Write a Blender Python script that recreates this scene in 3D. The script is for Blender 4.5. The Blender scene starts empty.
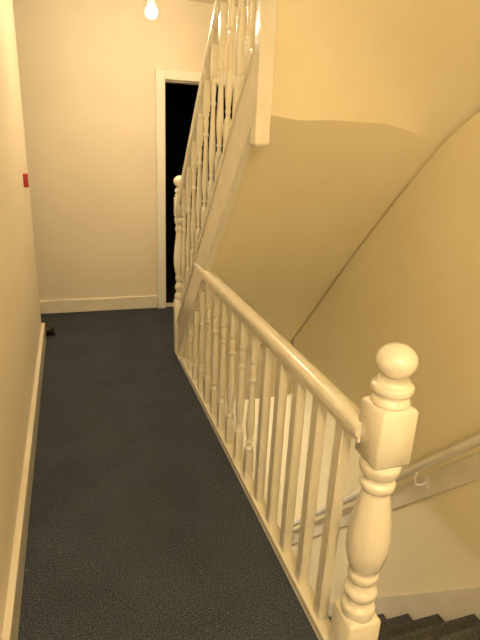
import bpy, bmesh, math
from mathutils import Vector, Matrix
C=bpy.context; D=bpy.data
COL=C.scene.collection
try:
    C.scene.view_settings.view_transform='Standard'
    C.scene.view_settings.look='None'
except Exception as e: print(e)

# ---------------- materials ----------------
def mat(name,c1,c2=None,scale=8,rough=.7,bump=0,bscale=60,coat=0,detail=4,bdist=.01,span=(.35,.65)):
    m=D.materials.new(name); m.use_nodes=True; nt=m.node_tree; b=nt.nodes['Principled BSDF']
    b.inputs['Roughness'].default_value=rough
    if coat: b.inputs['Coat Weight'].default_value=coat; b.inputs['Coat Roughness'].default_value=.15
    tc=nt.nodes.new('ShaderNodeTexCoord')
    n=nt.nodes.new('ShaderNodeTexNoise'); n.inputs['Scale'].default_value=scale; n.inputs['Detail'].default_value=detail
    nt.links.new(tc.outputs['Object'],n.inputs['Vector'])
    r=nt.nodes.new('ShaderNodeValToRGB'); r.color_ramp.elements[0].position=span[0]; r.color_ramp.elements[1].position=span[1]
    r.color_ramp.elements[0].color=(*c1,1); r.color_ramp.elements[1].color=(*(c2 or c1),1)
    nt.links.new(n.outputs['Fac'],r.inputs['Fac']); nt.links.new(r.outputs['Color'],b.inputs['Base Color'])
    if bump:
        n2=nt.nodes.new('ShaderNodeTexNoise'); n2.inputs['Scale'].default_value=bscale; n2.inputs['Detail'].default_value=5
        nt.links.new(tc.outputs['Object'],n2.inputs['Vector'])
        bp=nt.nodes.new('ShaderNodeBump'); bp.inputs['Strength'].default_value=bump; bp.inputs['Distance'].default_value=bdist
        nt.links.new(n2.outputs['Fac'],bp.inputs['Height']); nt.links.new(bp.outputs['Normal'],b.inputs['Normal'])
    return m
M_wall=mat('cream_wall_paint',(.88,.81,.67),(.85,.78,.64),2.2,.6,.12,6)
M_soff=mat('cream_plaster',(.93,.85,.60),(.90,.81,.55),2.0,.6,.3,5)
M_gloss=mat('cream_gloss_paint',(.89,.86,.74),(.84,.80,.66),9,.24,.35,30,.5)
M_frame=mat('white_gloss_paint',(.95,.94,.88),(.92,.91,.84),9,.3,.2,30,.3)
M_board=mat('cream_board_paint',(.86,.80,.64),(.81,.74,.58),6,.4,.2,20)
def carpet(name,lo,mid,hi):
    m=mat(name,lo,mid,270,.98,.2,340,detail=5,bdist=.002,span=(.38,.62))
    nt=m.node_tree; b=nt.nodes['Principled BSDF']; base=b.inputs['Base Color'].links[0].from_socket
    try: b.inputs['Specular IOR Level'].default_value=.05
    except Exception: pass
    tc=[n for n in nt.nodes if n.type=='TEX_COORD'][0]
    v=nt.nodes.new('ShaderNodeTexNoise'); v.inputs['Scale'].default_value=200; v.inputs['Detail'].default_value=5
    nt.links.new(tc.outputs['Object'],v.inputs['Vector'])
    r=nt.nodes.new('ShaderNodeValToRGB'); r.color_ramp.elements[0].position=.50; r.color_ramp.elements[1].position=.72
    nt.links.new(v.outputs['Fac'],r.inputs['Fac'])
    w=nt.nodes.new('ShaderNodeTexNoise'); w.inputs['Scale'].default_value=4; w.inputs['Detail'].default_value=5
    nt.links.new(tc.outputs['Object'],w.inputs['Vector'])
    m1=nt.nodes.new('ShaderNodeMix'); m1.data_type='RGBA'; m1.inputs['B'].default_value=(*hi,1)
    nt.links.new(r.outputs['Color'],m1.inputs['Factor']); nt.links.new(base,m1.inputs['A'])
    m2=nt.nodes.new('ShaderNodeMix'); m2.data_type='RGBA'; m2.blend_type='MULTIPLY'; m2.inputs['Factor'].default_value=.4
    nt.links.new(m1.outputs['Result'],m2.inputs['A'])
    r2=nt.nodes.new('ShaderNodeValToRGB'); r2.color_ramp.elements[0].position=.35; r2.color_ramp.elements[1].position=.65
    r2.color_ramp.elements[0].color=(.6,.6,.6,1)
    nt.links.new(w.outputs['Fac'],r2.inputs['Fac']); nt.links.new(r2.outputs['Color'],m2.inputs['B'])
    vo=nt.nodes.new('ShaderNodeTexVoronoi'); vo.inputs['Scale'].default_value=26
    nt.links.new(tc.outputs['Object'],vo.inputs['Vector'])
    lt=nt.nodes.new('ShaderNodeMath'); lt.operation='LESS_THAN'; lt.inputs[1].default_value=.08
    nt.links.new(vo.outputs['Distance'],lt.inputs[0])
    sp=nt.nodes.new('ShaderNodeSeparateColor'); nt.links.new(vo.outputs['Color'],sp.inputs[0])
    g=nt.nodes.new('ShaderNodeMath'); g.operation='GREATER_THAN'; g.inputs[1].default_value=.72; nt.links.new(sp.outputs[0],g.inputs[0])
    mu=nt.nodes.new('ShaderNodeMath'); mu.operation='MULTIPLY'; nt.links.new(lt.outputs[0],mu.inputs[0]); nt.links.new(g.outputs[0],mu.inputs[1])
    mu2=nt.nodes.new('ShaderNodeMath'); mu2.operation='MULTIPLY'; mu2.inputs[1].default_value=.6; nt.links.new(mu.outputs[0],mu2.inputs[0])
    m3=nt.nodes.new('ShaderNodeMix'); m3.data_type='RGBA'; m3.inputs['B'].default_value=(.32,.33,.34,1)
    nt.links.new(mu2.outputs[0],m3.inputs['Factor']); nt.links.new(m2.outputs['Result'],m3.inputs['A'])
    nt.links.new(m3.outputs['Result'],b.inputs['Base Color'])
    return m
M_carpet=carpet('blue_grey_carpet',(.016,.021,.032),(.090,.108,.145),(.19,.21,.25))
M_stair=carpet('dark_grey_stair_carpet',(.04,.044,.05),(.17,.18,.195),(.28,.29,.31))
M_dark=mat('dark_room_shade',(.002,.0015,.0015),(.004,.002,.002),5,.95)  # near-black colour stands in for the darkness of the unlit room
M_red=mat('red_plastic',(.42,.02,.015),(.38,.02,.015),10,.35)
M_white=mat('white_plastic',(.8,.8,.76),(.78,.78,.74),10,.4)
M_black=mat('black_leather',(.008,.008,.008),(.015,.013,.012),30,.45,.2,80)
M_metal=mat('painted_metal',(.93,.92,.87),(.9,.88,.82),20,.3)
def emis(name,col,s):
    m=D.materials.new(name); m.use_nodes=True; nt=m.node_tree; nt.nodes.clear()
    o=nt.nodes.new('ShaderNodeOutputMaterial'); e=nt.nodes.new('ShaderNodeEmission')
    e.inputs['Color'].default_value=(*col,1); e.inputs['Strength'].default_value=s
    nt.links.new(e.outputs[0],o.inputs[0]); return m

# ---------------- mesh helpers ----------------
def obj(name,bm,m,smooth=False,parent=None,bevel=0,sharp=40):
    me=D.meshes.new(name); bmesh.ops.recalc_face_normals(bm,faces=bm.faces); bm.to_mesh(me); bm.free()
    o=D.objects.new(name,me); COL.objects.link(o); me.materials.append(m)
    if smooth:
        for p in me.polygons: p.use_smooth=True
        try: me.set_sharp_from_angle(angle=math.radians(sharp))
        except Exception: pass
    if bevel:
        b=o.modifiers.new('bevel','BEVEL'); b.width=bevel; b.segments=2; b.limit_method='ANGLE'; b.angle_limit=.6
    if parent is not None:
        o.parent=parent; o.matrix_parent_inverse=Matrix.Translation(-parent.location)
    return o
def bbox(bm,x0,x1,y0,y1,z0,z1):
    v=[bm.verts.new((x,y,z)) for x in(x0,x1) for y in(y0,y1) for z in(z0,z1)]
    for f in((0,1,3,2),(4,6,7,5),(0,4,5,1),(2,3,7,6),(0,2,6,4),(1,5,7,3)): bm.faces.new([v[i] for i in f])
def boxes(name,lst,m,**k):
    bm=bmesh.new()
    for b in lst: bbox(bm,*b)
    return obj(name,bm,m,**k)
def prism_bm(bm,poly,x0,x1):
    a=[bm.verts.new((x0,y,z)) for y,z in poly]; b=[bm.verts.new((x1,y,z)) for y,z in poly]
    n=len(poly); bm.faces.new(a); bm.faces.new(b[::-1])
    for i in range(n): bm.faces.new((a[i],b[i],b[(i+1)%n],a[(i+1)%n]))
def prism(name,poly,x0,x1,m,**k):
    bm=bmesh.new(); prism_bm(bm,poly,x0,x1); return obj(name,bm,m,**k)
def lathe(bm,prof,cx=0,cy=0,seg=28):
    rings=[]
    for z,r in prof:
        rings.append([bm.verts.new((cx+r*math.cos(2*math.pi*i/seg),cy+r*math.sin(2*math.pi*i/seg),z)) for i in range(seg)])
    for a,b in zip(rings,rings[1:]):
        for i in range(seg): bm.faces.new((a[i],a[(i+1)%seg],b[(i+1)%seg],b[i]))
    bm.faces.new(rings[0][::-1]); bm.faces.new(rings[-1])
def smoothprof(pts,n=5):
    out=[]
    P=[pts[0]]+list(pts)+[pts[-1]]
    for i in range(1,len(P)-2):
        p0,p1,p2,p3=P[i-1],P[i],P[i+1],P[i+2]
        for k in range(n):
            t=k/n
            r=.5*((2*p1[1])+(-p0[1]+p2[1])*t+(2*p0[1]-5*p1[1]+4*p2[1]-p3[1])*t*t+(-p0[1]+3*p1[1]-3*p2[1]+p3[1])*t**3)
            out.append((p1[0]+(p2[0]-p1[0])*t,max(r,.002)))
    out.append(pts[-1]); return out
def sweep_bm(bm,prof,path):
    rings=[]
    n=len(path)
    for i,p in enumerate(path):
        d=(path[min(i+1,n-1)]-path[max(i-1,0)]).normalized()
        side=Vector((1,0,0)); side=(side-d*side.dot(d)).normalized(); up=side.cross(d)
        if up.z<0: up=-up
        rings.append([bm.verts.new(p+side*u+up*v) for u,v in prof])
    k=len(prof)
    for a,b in zip(rings,rings[1:]):
        for i in range(k): bm.faces.new((a[i],a[(i+1)%k],b[(i+1)%k],b[i]))
    bm.faces.new(rings[0][::-1]); bm.faces.new(rings[-1])
def railprof(w,h):
    pts=[]
    for i in range(13):
        a=math.pi*i/12; pts.append((w/2*math.cos(a),h*.1+h*.4*math.sin(a)))
    pts+=[(-w/2,-h*.12),(-w*.36,-h*.25),(-w*.36,-h*.5),(w*.36,-h*.5),(w*.36,-h*.25),(w/2,-h*.12)]
    return pts
def circ(r,n=16): return [(r*math.cos(2*math.pi*i/n),r*math.sin(2*math.pi*i/n)) for i in range(n)]
def empty(name,loc,label,cat):
    e=D.objects.new(name,None); e.location=loc; e.empty_display_size=.1; COL.objects.link(e)
    e['label']=label; e['category']=cat; return e
def struct(o,label,cat):
    o['kind']='structure'; o['label']=label; o['category']=cat; return o

# ---------------- dimensions ----------------
XL=-.265; XE=.68; XR=1.62; YF=4.57; YB=-1.5; ZC=2.54; ZL=-2.75; ZU=3.6
SL=1.118
def soff(y): return 1.60+(2.05-y)*SL
def strb(y): return .87+(2.63-y)*SL
def strt(y): return strb(y)+.26
def urail(y): return 2.1+(2.54-y)*SL

# ---------------- shell ----------------
struct(boxes('floor',[(-1.2,XE-.005,YB,YF,-.02,0),(XE-.005,XR,YB,.87,-.02,0),(XE-.005,XR,3.50,YF,-.02,0)],M_carpet),'dark blue-grey carpet on the landing','floor')
struct(boxes('ceiling_lower',[(-1.2,XE-.01,YB,YF,-.42,-.0205),(XE-.01,XR,YB,.86,-.28,-.0205),(XE-.01,XR,3.44,YF,-.45,-.0205)],M_wall),'cream plastered slab under the landing','ceiling')
struct(boxes('floor_lower',[(-1.2,XR,YB,YF,ZL-.05,ZL)],M_carpet),'dark carpet of the storey below','floor')
struct(boxes('wall_left',[(-1.2,XL,YB,3.92,ZL,ZC)],M_wall),'cream painted corridor wall','wall')
struct(boxes('wall_recess',[(-1.32,-1.2,3.92,YF,ZL,ZC)],M_wall),'cream wall of the side recess','wall')
DX0,DX1,DZ=.79,1.54,1.955
struct(boxes('wall_far',[(-1.32,DX0,YF,YF+.12,ZL,ZU),(DX1,XR+.12,YF,YF+.12,ZL,ZU),(DX0,DX1,YF,YF+.12,DZ,ZU),(DX0,DX1,YF,YF+.12,ZL,0)],M_wall),'cream end wall with a doorway','wall')
struct(boxes('wall_right',[(XR,XR+.12,YB,YF,ZL,ZU)],M_soff),'cream stairwell wall','wall')
struct(boxes('wall_back',[(-1.32,XR+.12,YB-.12,YB,ZL,ZU)],M_wall),'cream wall closing the corridor','wall')
struct(boxes('ceiling',[(-1.32,.64,YB,YF,ZC,ZC+.25),(.64,XR,3.6,YF,ZC,ZC+.25),(.64,XR,YB,0,ZC,ZC+.25)],M_wall),'cream corridor ceiling','ceiling')
struct(boxes('ceiling_stairwell',[(.54,XR,-.12,3.72,ZU,ZU+.1)],M_wall),'cream stairwell ceiling','ceiling')
struct(boxes('wall_stairwell',[(.54,.64,0,3.6,ZC+.25,ZU),(.54,XR,3.6,3.72,ZC+.25,ZU),(.54,XR,-.12,0,ZC+.25,ZU)],M_wall),'cream stairwell upper wall','wall')
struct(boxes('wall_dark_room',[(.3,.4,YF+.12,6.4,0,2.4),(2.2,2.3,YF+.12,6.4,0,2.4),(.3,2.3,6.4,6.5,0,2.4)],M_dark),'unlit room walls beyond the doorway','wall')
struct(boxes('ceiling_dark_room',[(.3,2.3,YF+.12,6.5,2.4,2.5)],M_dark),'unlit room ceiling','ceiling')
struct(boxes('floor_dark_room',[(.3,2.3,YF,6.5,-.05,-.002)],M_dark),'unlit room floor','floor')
def skirt(name,x0,x1,y0,y1,h,lab): return struct(boxes(name,[(x0,x1,y0,y1,0,h)],M_gloss,bevel=.006),lab,'baseboard')
skirt('baseboard_left',XL,XL+.026,YB,3.92,.14,'cream gloss skirting board along the corridor wall')
skirt('baseboard_recess',-1.2,XL+.02,3.92,3.944,.125,'cream gloss skirting board in the recess')
skirt('baseboard_far',-1.2,DX0-.072,YF-.022,YF,.12,'cream gloss skirting board on the end wall')
struct(boxes('trim_1',[(DX0-.072,DX0,YF-.045,YF,0,DZ+.072),(DX1,DX1+.072,YF-.045,YF,0,DZ+.072),(DX0,DX1,YF-.045,YF,DZ,DZ+.072),
  (DX0-.004,DX0+.012,YF,YF+.12,0,DZ),(DX1-.012,DX1,YF,YF+.12,0,DZ),(DX0+.012,DX1-.012,YF,YF+.12,DZ-.012,DZ)],M_frame,bevel=.005),'white gloss door frame around a dark doorway','door frame')
struct(boxes('trim_2',[(XE-.005,XE+.05,.93,3.46,-.42,-.001)],M_gloss,bevel=.005),'cream painted fascia along the landing edge','trim')

# ---------------- newel post ----------------
def newel(parent,x,y,zb,zblock0,zblock1,ztop,zbase,w,name='newel_post'):
    bm=bmesh.new(); h=w/2
    def cblock(z0,z1):
        c=.012
        hc=.005
        vs=[]
        def ring(z,k,q):
            P=[(-k,-k+q),(-k+q,-k),(k-q,-k),(k,-k+q),(k,k-q),(k-q,k),(-k+q,k),(-k,k-q)]
            return [bm.verts.new((x+a,y+b_,z)) for a,b_ in P]
        for z,k in((z0,h-c),(z0+c*.4,h-c*.35),(z0+c,h),(z1-c,h),(z1-c*.4,h-c*.35),(z1,h-c)):
            vs.append(ring(z,k,hc))
        for a,b in zip(vs,vs[1:]):
            for i in range(8): bm.faces.new((a[i],a[(i+1)%8],b[(i+1)%8],b[i]))
        bm.faces.new(vs[0][::-1]); bm.faces.new(vs[-1])
    cblock(zb,zbase); cblock(zblock0,zblock1)
    L=zblock0-zbase; R=h
    pts=[(0,.98),(.02,1.02),(.06,1.0),(.085,.78),(.11,.74),(.14,.96),(.17,.98),(.20,.76),(.225,.70),(.25,.86),(.28,.90),(.305,.80),
         (.36,1.04),(.44,1.22),(.52,1.25),(.60,1.16),(.70,.98),(.78,.84),(.82,.78),(.84,.94),(.87,.97),(.89,.82),(.91,.86),(.93,1.04),(.97,1.12),(1.0,1.0)]
    lathe(bm,smoothprof([(zbase-.003+t*(L+.006),r*R*.93) for t,r in pts],4),x,y)
    n=obj(name,bm,M_gloss,smooth=True,parent=parent)
    bm=bmesh.new(); hh=ztop-zblock1+.003; br=hh*.275
    z0=zblock1-.003
    pr=[(z0,R*.86),(z0+hh*.04,R*.95),(z0+hh*.10,R*.90),(z0+hh*.15,R*.80),(z0+hh*.20,R*.86),(z0+hh*.24,R*1.0),(z0+hh*.33,R*1.0),(z0+hh*.37,R*.84),(z0+hh*.43,R*.76)]
    pr=smoothprof(pr,4); zc=ztop-br
    for i in range(19):
        a=-math.pi/2+ math.pi*(i+2.0)/21.0
        zz=zc+br*math.sin(a)
        if zz>pr[-1][0]+.0005: pr.append((zz,br*math.cos(a)*1.17))
    pr.append((ztop,.003))
    lathe(bm,pr,x,y)
    f=obj('finial',bm,M_gloss,smooth=True,parent=n)
    f.matrix_parent_inverse=Matrix()
    return n

# ---------------- balusters ----------------
def turned_mesh(L,k=1.0):
    bm=bmesh.new(); s=.0185*k
    bbox(bm,-s,s,-s,s,0,.2*L); bbox(bm,-s,s,-s,s,.82*L,L)
    pts=[(.197,.017),(.215,.020),(.232,.0135),(.25,.0125),(.262,.017),(.275,.0135),(.30,.0155),(.36,.0205),(.42,.0205),(.52,.0165),(.64,.0130),(.665,.0125),(.68,.018),(.695,.0135),(.71,.013),(.76,.0165),(.785,.0135),(.80,.019),(.823,.017)]
    lathe(bm,smoothprof([(t*L,r*k) for t,r in pts],3),0,0,18)
    return bm
def mesh_from(bm,name,m):
    me=D.meshes.new(name); bmesh.ops.recalc_face_normals(bm,faces=bm.faces); bm.to_mesh(me); bm.free(); me.materials.append(m)
    for p in me.polygons: p.use_smooth=True
    try: me.set_sharp_from_angle(angle=math.radians(40))
    except Exception: pass
    return me
def plain_bm(L,wx=.017,wy=.0225):
    bm=bmesh.new(); bbox(bm,-wx,wx,-wy,wy,0,L)
    bmesh.ops.bevel(bm,geom=list(bm.edges),offset=.003,segments=2,affect='EDGES'); return bm
def put(me,name,parent,loc,group):
    o=D.objects.new(name,me); COL.objects.link(o); o.parent=parent; o.location=Vector(loc)-parent.location
    o['group']=group; return o

NX,NY=.742,.975
bal=empty('balustrade',(.70,.975,0),'cream painted balustrade with plain and turned spindles along the landing edge','balustrade')
ZR=.795
bm=bmesh.new(); sweep_bm(bm,railprof(.064,.062),[Vector((.706,y,ZR)) for y in (NY+.03,1.6,2.3,2.90)])
obj('handrail',bm,M_gloss,smooth=True,parent=bal)
boxes('base_rail',[(XE-.003,XE+.048,NY+.05,3.30,0,.032)],M_gloss,parent=bal,bevel=.004)
newel(bal,NX,NY,-.32,.725,.895,1.053,.20,.106)
LB=ZR-.028-.03
tm=mesh_from(turned_mesh(LB,.96),'turned_baluster',M_gloss); pm=mesh_from(plain_bm(LB),'plain_baluster',M_gloss)
for i in range(14):
    y=1.115+.152*i
    if i<5: o=put(pm,'baluster',bal,(.706,y,.03),'landing balusters'); o['label']='plain square cream baluster'
    elif strb(y+.02)>.03+LB: o=put(tm,'baluster',bal,(.706,y,.03),'landing balusters'); o['label']='turned cream baluster'
    else:
        L=strb(y+.02)-.03
        if L<.12: break
        o=put(mesh_from(turned_mesh(L,.96),'short_baluster',M_gloss),'baluster',bal,(.706,y,.03),'landing balusters'); o['label']='short turned cream baluster under the stair board'

# ---------------- upper staircase ----------------
XS0,XS1=.684,.722; XM=.703
us=empty('staircase',(XS0,3.45,0),'cream painted staircase rising from the landing, plastered underneath','staircase')
prism('outer_string',[(3.395,.001),(3.40-.01,strb(3.39)+.001),(2.01,strb(2.01)),(2.01,strt(2.01)),(3.42,strt(3.42)),(3.42,.001)],XS0,XS1,M_gloss,parent=us,bevel=.005)
prism('string_capping',[(3.42,strt(3.42)),(2.02,strt(2.02)),(2.02,strt(2.02)+.025),(3.42,strt(3.42)+.025)],XS0-.008,XS1+.008,M_gloss,parent=us,bevel=.004)
NRX=32
XW=XR-.003
def wave(t): return .0025*math.sin(t*9+1.2)+.0015*math.sin(t*21)-.008*math.exp(-((t-.2)/.12)**2)
def wallroll(t): return .075*max(0,(t-.5)/.5)**2
bm=bmesh.new(); rows=[]
XA=XS1-.002; YC=2.045
def yrow(yy):
    k=max(0,1-(yy-YC)/.25); s_=max(0,1-(yy-YC)/.75); row=[]
    for j in range(NRX+1):
        t=j/NRX; row.append(bm.verts.new((XA+(XW-XA)*t,yy,soff(yy)+(wave(t) if k>0 else 0)*k-wallroll(t)*s_*s_)))
    return row
rows.append([bm.verts.new((XA+(XW-XA)*j/NRX,3.44,-.019)) for j in range(NRX+1)])
for yy in [3.44,3.1,2.8,2.68,2.60,2.52,2.44,2.36,2.28,2.20,2.14,2.10,2.075,2.06,YC]: rows.append(yrow(yy))
for a,b in zip(rows,rows[1:]):
    for j in range(NRX): bm.faces.new((a[j],a[j+1],b[j+1],b[j]))
cx,cy=XA,YC; last=rows[-1]
zj=soff(YC)
qs=[.006,.014,.026,.04]+[.04+(1-.04)*i/42 for i in range(1,43)]
for q in qs:
    th=math.radians(90*q)
    r=min((XW-cx)/max(math.cos(th),1e-6),2.035/max(math.sin(th),1e-6))
    row=[]
    for j in range(NRX+1):
        t=j/NRX
        steep=.14*(1-math.exp(-q/.06))*(1-t**3)
        zz=zj+.80*q+.03*(1-math.exp(-q/.1))+steep+wave(t)*max(0,1-q*8)-wallroll(t)
        row.append(bm.verts.new((cx+max(r*t,.0005)*math.cos(th),cy-max(r*t,.0005)*math.sin(th),zz)))
    for j in range(NRX): bm.faces.new((last[j],row[j],row[j+1],last[j+1]))
    last=row
u=obj('underside',bm,M_soff,smooth=True,parent=us,sharp=80)
vv=u.data.vertices
jmax=XA+(XW-XA)*.86
for e in u.data.edges:
    p,q_=vv[e.vertices[0]].co,vv[e.vertices[1]].co
    if abs(p.y-YC)<1e-4 and abs(q_.y-YC)<1e-4 and max(p.x,q_.x)<jmax: e.use_edge_sharp=True
s=u.modifiers.new('s','SOLIDIFY'); s.thickness=.004; s.offset=0
R_=.2115; G_=.19; y=3.64
poly=[(y,.0)]; z=0
for k in range(7):
    z+=R_; poly.append((y,z)); y-=G_; poly.append((y,z))
poly+= [(y,soff(y)+.05),(3.51,soff(3.51)+.05),(3.51,0.0)]
prism('steps',poly,XS1,XR-.003,M_stair,parent=us)
boxes('side_panel',[(XS1-.06,XS1-.005,0.01,1.96,2.50,2.56)],M_soff,parent=us)

ub=empty('balustrade',(XM,3.45,0),'cream painted turned balustrade climbing beside the rising stairs','balustrade')
bm=bmesh.new(); sweep_bm(bm,railprof(.055,.055),[Vector((XM,y,urail(y))) for y in (3.43,3.0,2.5,2.02)])
obj('handrail',bm,M_gloss,smooth=True,parent=ub)
newel(ub,XM,3.456,.001,1.0,1.14,1.275,.42,.072)
bm=bmesh.new(); h=.030; x,y=XM+.014,1.985
vs=[]
for z,k in((1.485,h-.012),(1.497,h),(2.95,h)):
    vs.append([bm.verts.new((x+sx*k,y+sy*k,z)) for sx,sy in((-1,-1),(1,-1),(1,1),(-1,1))])
for a,b in zip(vs,vs[1:]):
    for i in range(4): bm.faces.new((a[i],a[(i+1)%4],b[(i+1)%4],b[i]))
bm.faces.new(vs[0][::-1]); bm.faces.new(vs[-1])
obj('newel_post',bm,M_gloss,parent=ub,bevel=.004)
LU=(urail(2.5)-.04)-(strt(2.5)+.012)
tm2=mesh_from(turned_mesh(LU,.82),'stair_baluster',M_gloss)
for i in range(10):
    yy=3.31-.132*i
    put(tm2,'baluster',ub,(XM,yy,strt(yy)+.01),'stair balusters')

# ---------------- lower staircase ----------------
ls=empty('staircase',(1.2,.95,0),'dark carpeted staircase descending from the landing','staircase')
Y0=.90
y=Y0; z=0
poly=[(.872,-.285),(.872,-.001),(Y0,-.001)]
for k in range(13):
    z-=R_; poly.append((y-.025,z+.165)); poly.append((y-.025,z)); y+=G_
    poly.append((y,z))
poly=poly[:-1]; poly.append((y-G_-.02,ZL+.001)); poly.append((y-G_-.4,ZL+.001))
prism('steps',poly,.775,XR-.03,M_stair,parent=ls,bevel=.016)
def nz(y): return -(y-Y0)*R_/G_
prism('carpet_edging',[(.905,-.075),(1.0,nz(1.0)-.085),(3.25,nz(3.25)-.085),(3.25,nz(3.25)-.25),(1.1,nz(1.1)-.25),(.905,-.28)],XR-.030,XR-.021,M_stair,parent=ls)
prism('wall_string',[(.91,.0),(.91,.12),(1.03,.015),(3.3,nz(3.3)+.06),(3.3,nz(3.3)-.25),(1.2,nz(1.2)-.25)],XR-.0205,XR-.003,M_board,parent=ls)
prism('outer_string',[(1.04,-.30),(1.04,-.13),(3.2,nz(3.2)+.03),(3.3,ZL+.001),(3.1,ZL+.001)],.735,.774,M_gloss,parent=ls)

# ---------------- wall handrail ----------------
wh=empty('wall_handrail',(XR,1.42,.36),'cream painted handrail on a backing board descending along the stairwell wall','handrail')
def wr(y): return .385-(y-1.42)*1.115
bm=bmesh.new(); sweep_bm(bm,circ(.023),[Vector((XR-.085,y,wr(y))) for y in (.75,1.2,2.0,2.8,3.25)])
obj('rail',bm,M_gloss,smooth=True,parent=wh)
prism('backing_board',[(.7,wr(.7)-.05),(3.3,wr(3.3)-.05),(3.3,wr(3.3)-.20),(.7,wr(.7)-.20)],XR-.02,XR-.001,M_board,parent=wh,bevel=.004)
for yb in (1.0,1.72,2.5,3.1):
    bm=bmesh.new(); z=wr(yb)
    P=[Vector((XR-.018,yb,z-.10)),Vector((XR-.05,yb,z-.112)),Vector((XR-.085,yb,z-.105)),Vector((XR-.098,yb,z-.065)),Vector((XR-.088,yb,z-.020))]
    rings=[]
    for i,p in enumerate(P):
        d=(P[min(i+1,4)]-P[max(i-1,0)]).normalized(); a=Vector((0,1,0)); b=a.cross(d).normalized()
        rings.append([bm.verts.new(p+a*.007*math.cos(t*math.pi/4)+b*.006*math.sin(t*math.pi/4)) for t in range(8)])
    for a,b in zip(rings,rings[1:]):
        for i in range(8): bm.faces.new((a[i],a[(i+1)%8],b[(i+1)%8],b[i]))
    bm.faces.new(rings[0]); bm.faces.new(rings[-1][::-1])
    bbox(bm,XR-.027,XR-.018,yb-.016,yb+.016,z-.13,z-.08)
    obj('bracket',bm,M_metal,smooth=True,parent=wh)

# ---------------- pendant lights ----------------
def pendant(loc,zc,power,col,label):
    e=empty('pendant_light',(loc[0],loc[1],zc),label,'light')
    x,y,z=loc
    bm=bmesh.new()
    pr=[(z-.034,.002)]+[(z-.034+.034*(1-math.cos(a)),.034*math.sin(a)) for a in [math.pi*i/14 for i in range(1,10)]]+[(z+.03,.016),(z+.036,.0135)]
    lathe(bm,pr,x,y,20)
    r=.034; A=4*math.pi*r*r
    obj('bulb',bm,emis('bulb_glow',col,power/(math.pi*A)),smooth=True,parent=e)
    bm=bmesh.new(); lathe(bm,[(z+.0365,.015),(z+.04,.02),(z+.07,.02),(z+.085,.012),(z+.09,.005)],x,y,20); obj('lamp_holder',bm,M_white,smooth=True,parent=e)
    bm=bmesh.new(); lathe(bm,[(z+.088,.0035),(zc-.02,.0035)],x,y,8); obj('cord',bm,M_white,smooth=True,parent=e)
    bm=bmesh.new(); lathe(bm,[(zc-.03,.01),(zc-.025,.03),(zc-.012,.042),(zc-.001,.045)],x,y,24); obj('ceiling_rose',bm,M_white,smooth=True,parent=e)
WARM=(1,.775,.49)
pendant((.515,3.39,2.19),ZC,25,WARM,'bare glowing bulb hanging from the corridor ceiling')
pendant((.15,-.85,2.1),ZC,65,WARM,'bare glowing bulb hanging from the corridor ceiling')
pendant((.1,3.6,-.575),-.42,38,(1,.86,.68),'bare glowing bulb hanging on the storey below')
pendant((1.2,2.9,3.1),ZU,20,WARM,'added unseen bulb brightening the stairwell above')  # added lamp out of view, brightens the wall behind the stair balusters

cp=empty('fire_alarm_call_point',(XL,3.49,1.22),'red fire alarm call point on the corridor wall','fire alarm')
boxes('housing',[(XL,XL+.027,3.455,3.525,1.18,1.26)],M_red,parent=cp,bevel=.006)
boxes('press_panel',[(XL+.027,XL+.030,3.47,3.51,1.20,1.24)],M_white,parent=cp)

SY=4.0
sh=empty('shoe',(-.26,SY,0),'black leather shoe on the carpet beside the wall corner','shoe')
def shoe_rings(bm,secs,seg=16):
    rings=[]
    for xx,wd,zb,zt in secs:
        rings.append([bm.verts.new((xx-.005,SY+wd*math.cos(2*math.pi*i/seg),(zb+zt)/2+(zt-zb)/2*math.sin(2*math.pi*i/seg))) for i in range(seg)])
    for a,b in zip(rings,rings[1:]):
        for i in range(seg): bm.faces.new((a[i],a[(i+1)%seg],b[(i+1)%seg],b[i]))
    bm.faces.new(rings[0]); bm.faces.new(rings[-1][::-1])
bm=bmesh.new(); shoe_rings(bm,[(-.45,.02,.02,.07),(-.44,.033,.015,.115),(-.40,.038,.012,.12),(-.35,.042,.012,.115),(-.30,.045,.012,.105),(-.25,.05,.012,.10),(-.21,.048,.012,.09),(-.185,.038,.014,.072),(-.172,.018,.018,.05)])
obj('upper',bm,M_black,smooth=True,parent=sh)
bm=bmesh.new(); shoe_rings(bm,[(-.455,.02,0,.02),(-.44,.036,0,.022),(-.35,.045,0,.018),(-.25,.053,0,.018),(-.20,.050,0,.018),(-.174,.03,0,.018),(-.165,.01,0,.015)])
obj('sole',bm,M_black,smooth=True,parent=sh)

wd=D.worlds.new('World'); C.scene.world=wd; wd.use_nodes=True
wd.node_tree.nodes['Background'].inputs[0].default_value=(.05,.04,.03,1); wd.node_tree.nodes['Background'].inputs[1].default_value=.3

# ---------------- camera ----------------
f=510; V=(66,134); roll=.047
a0,b0=V[0]-240,V[1]-320
Yc=Vector((a0,-b0,-f)).normalized()
b=f*f/(-(b0)+a0*roll)
dn=Vector((-b*roll,-b,-f)).normalized()
dn=(dn-Yc*dn.dot(Yc)).normalized(); Zc=-dn; Xc=Yc.cross(Zc)
cam=D.cameras.new('Camera'); co=D.objects.new('Camera',cam); COL.objects.link(co)
Mx=Matrix((Xc,Yc,Zc)).to_4x4(); Mx.translation=Vector((0,0,1.5)); co.matrix_world=Mx
cam.sensor_fit='VERTICAL'; cam.sensor_height=24; cam.sensor_width=18; cam.lens=f/640*24; cam.clip_start=.02
C.scene.camera=co
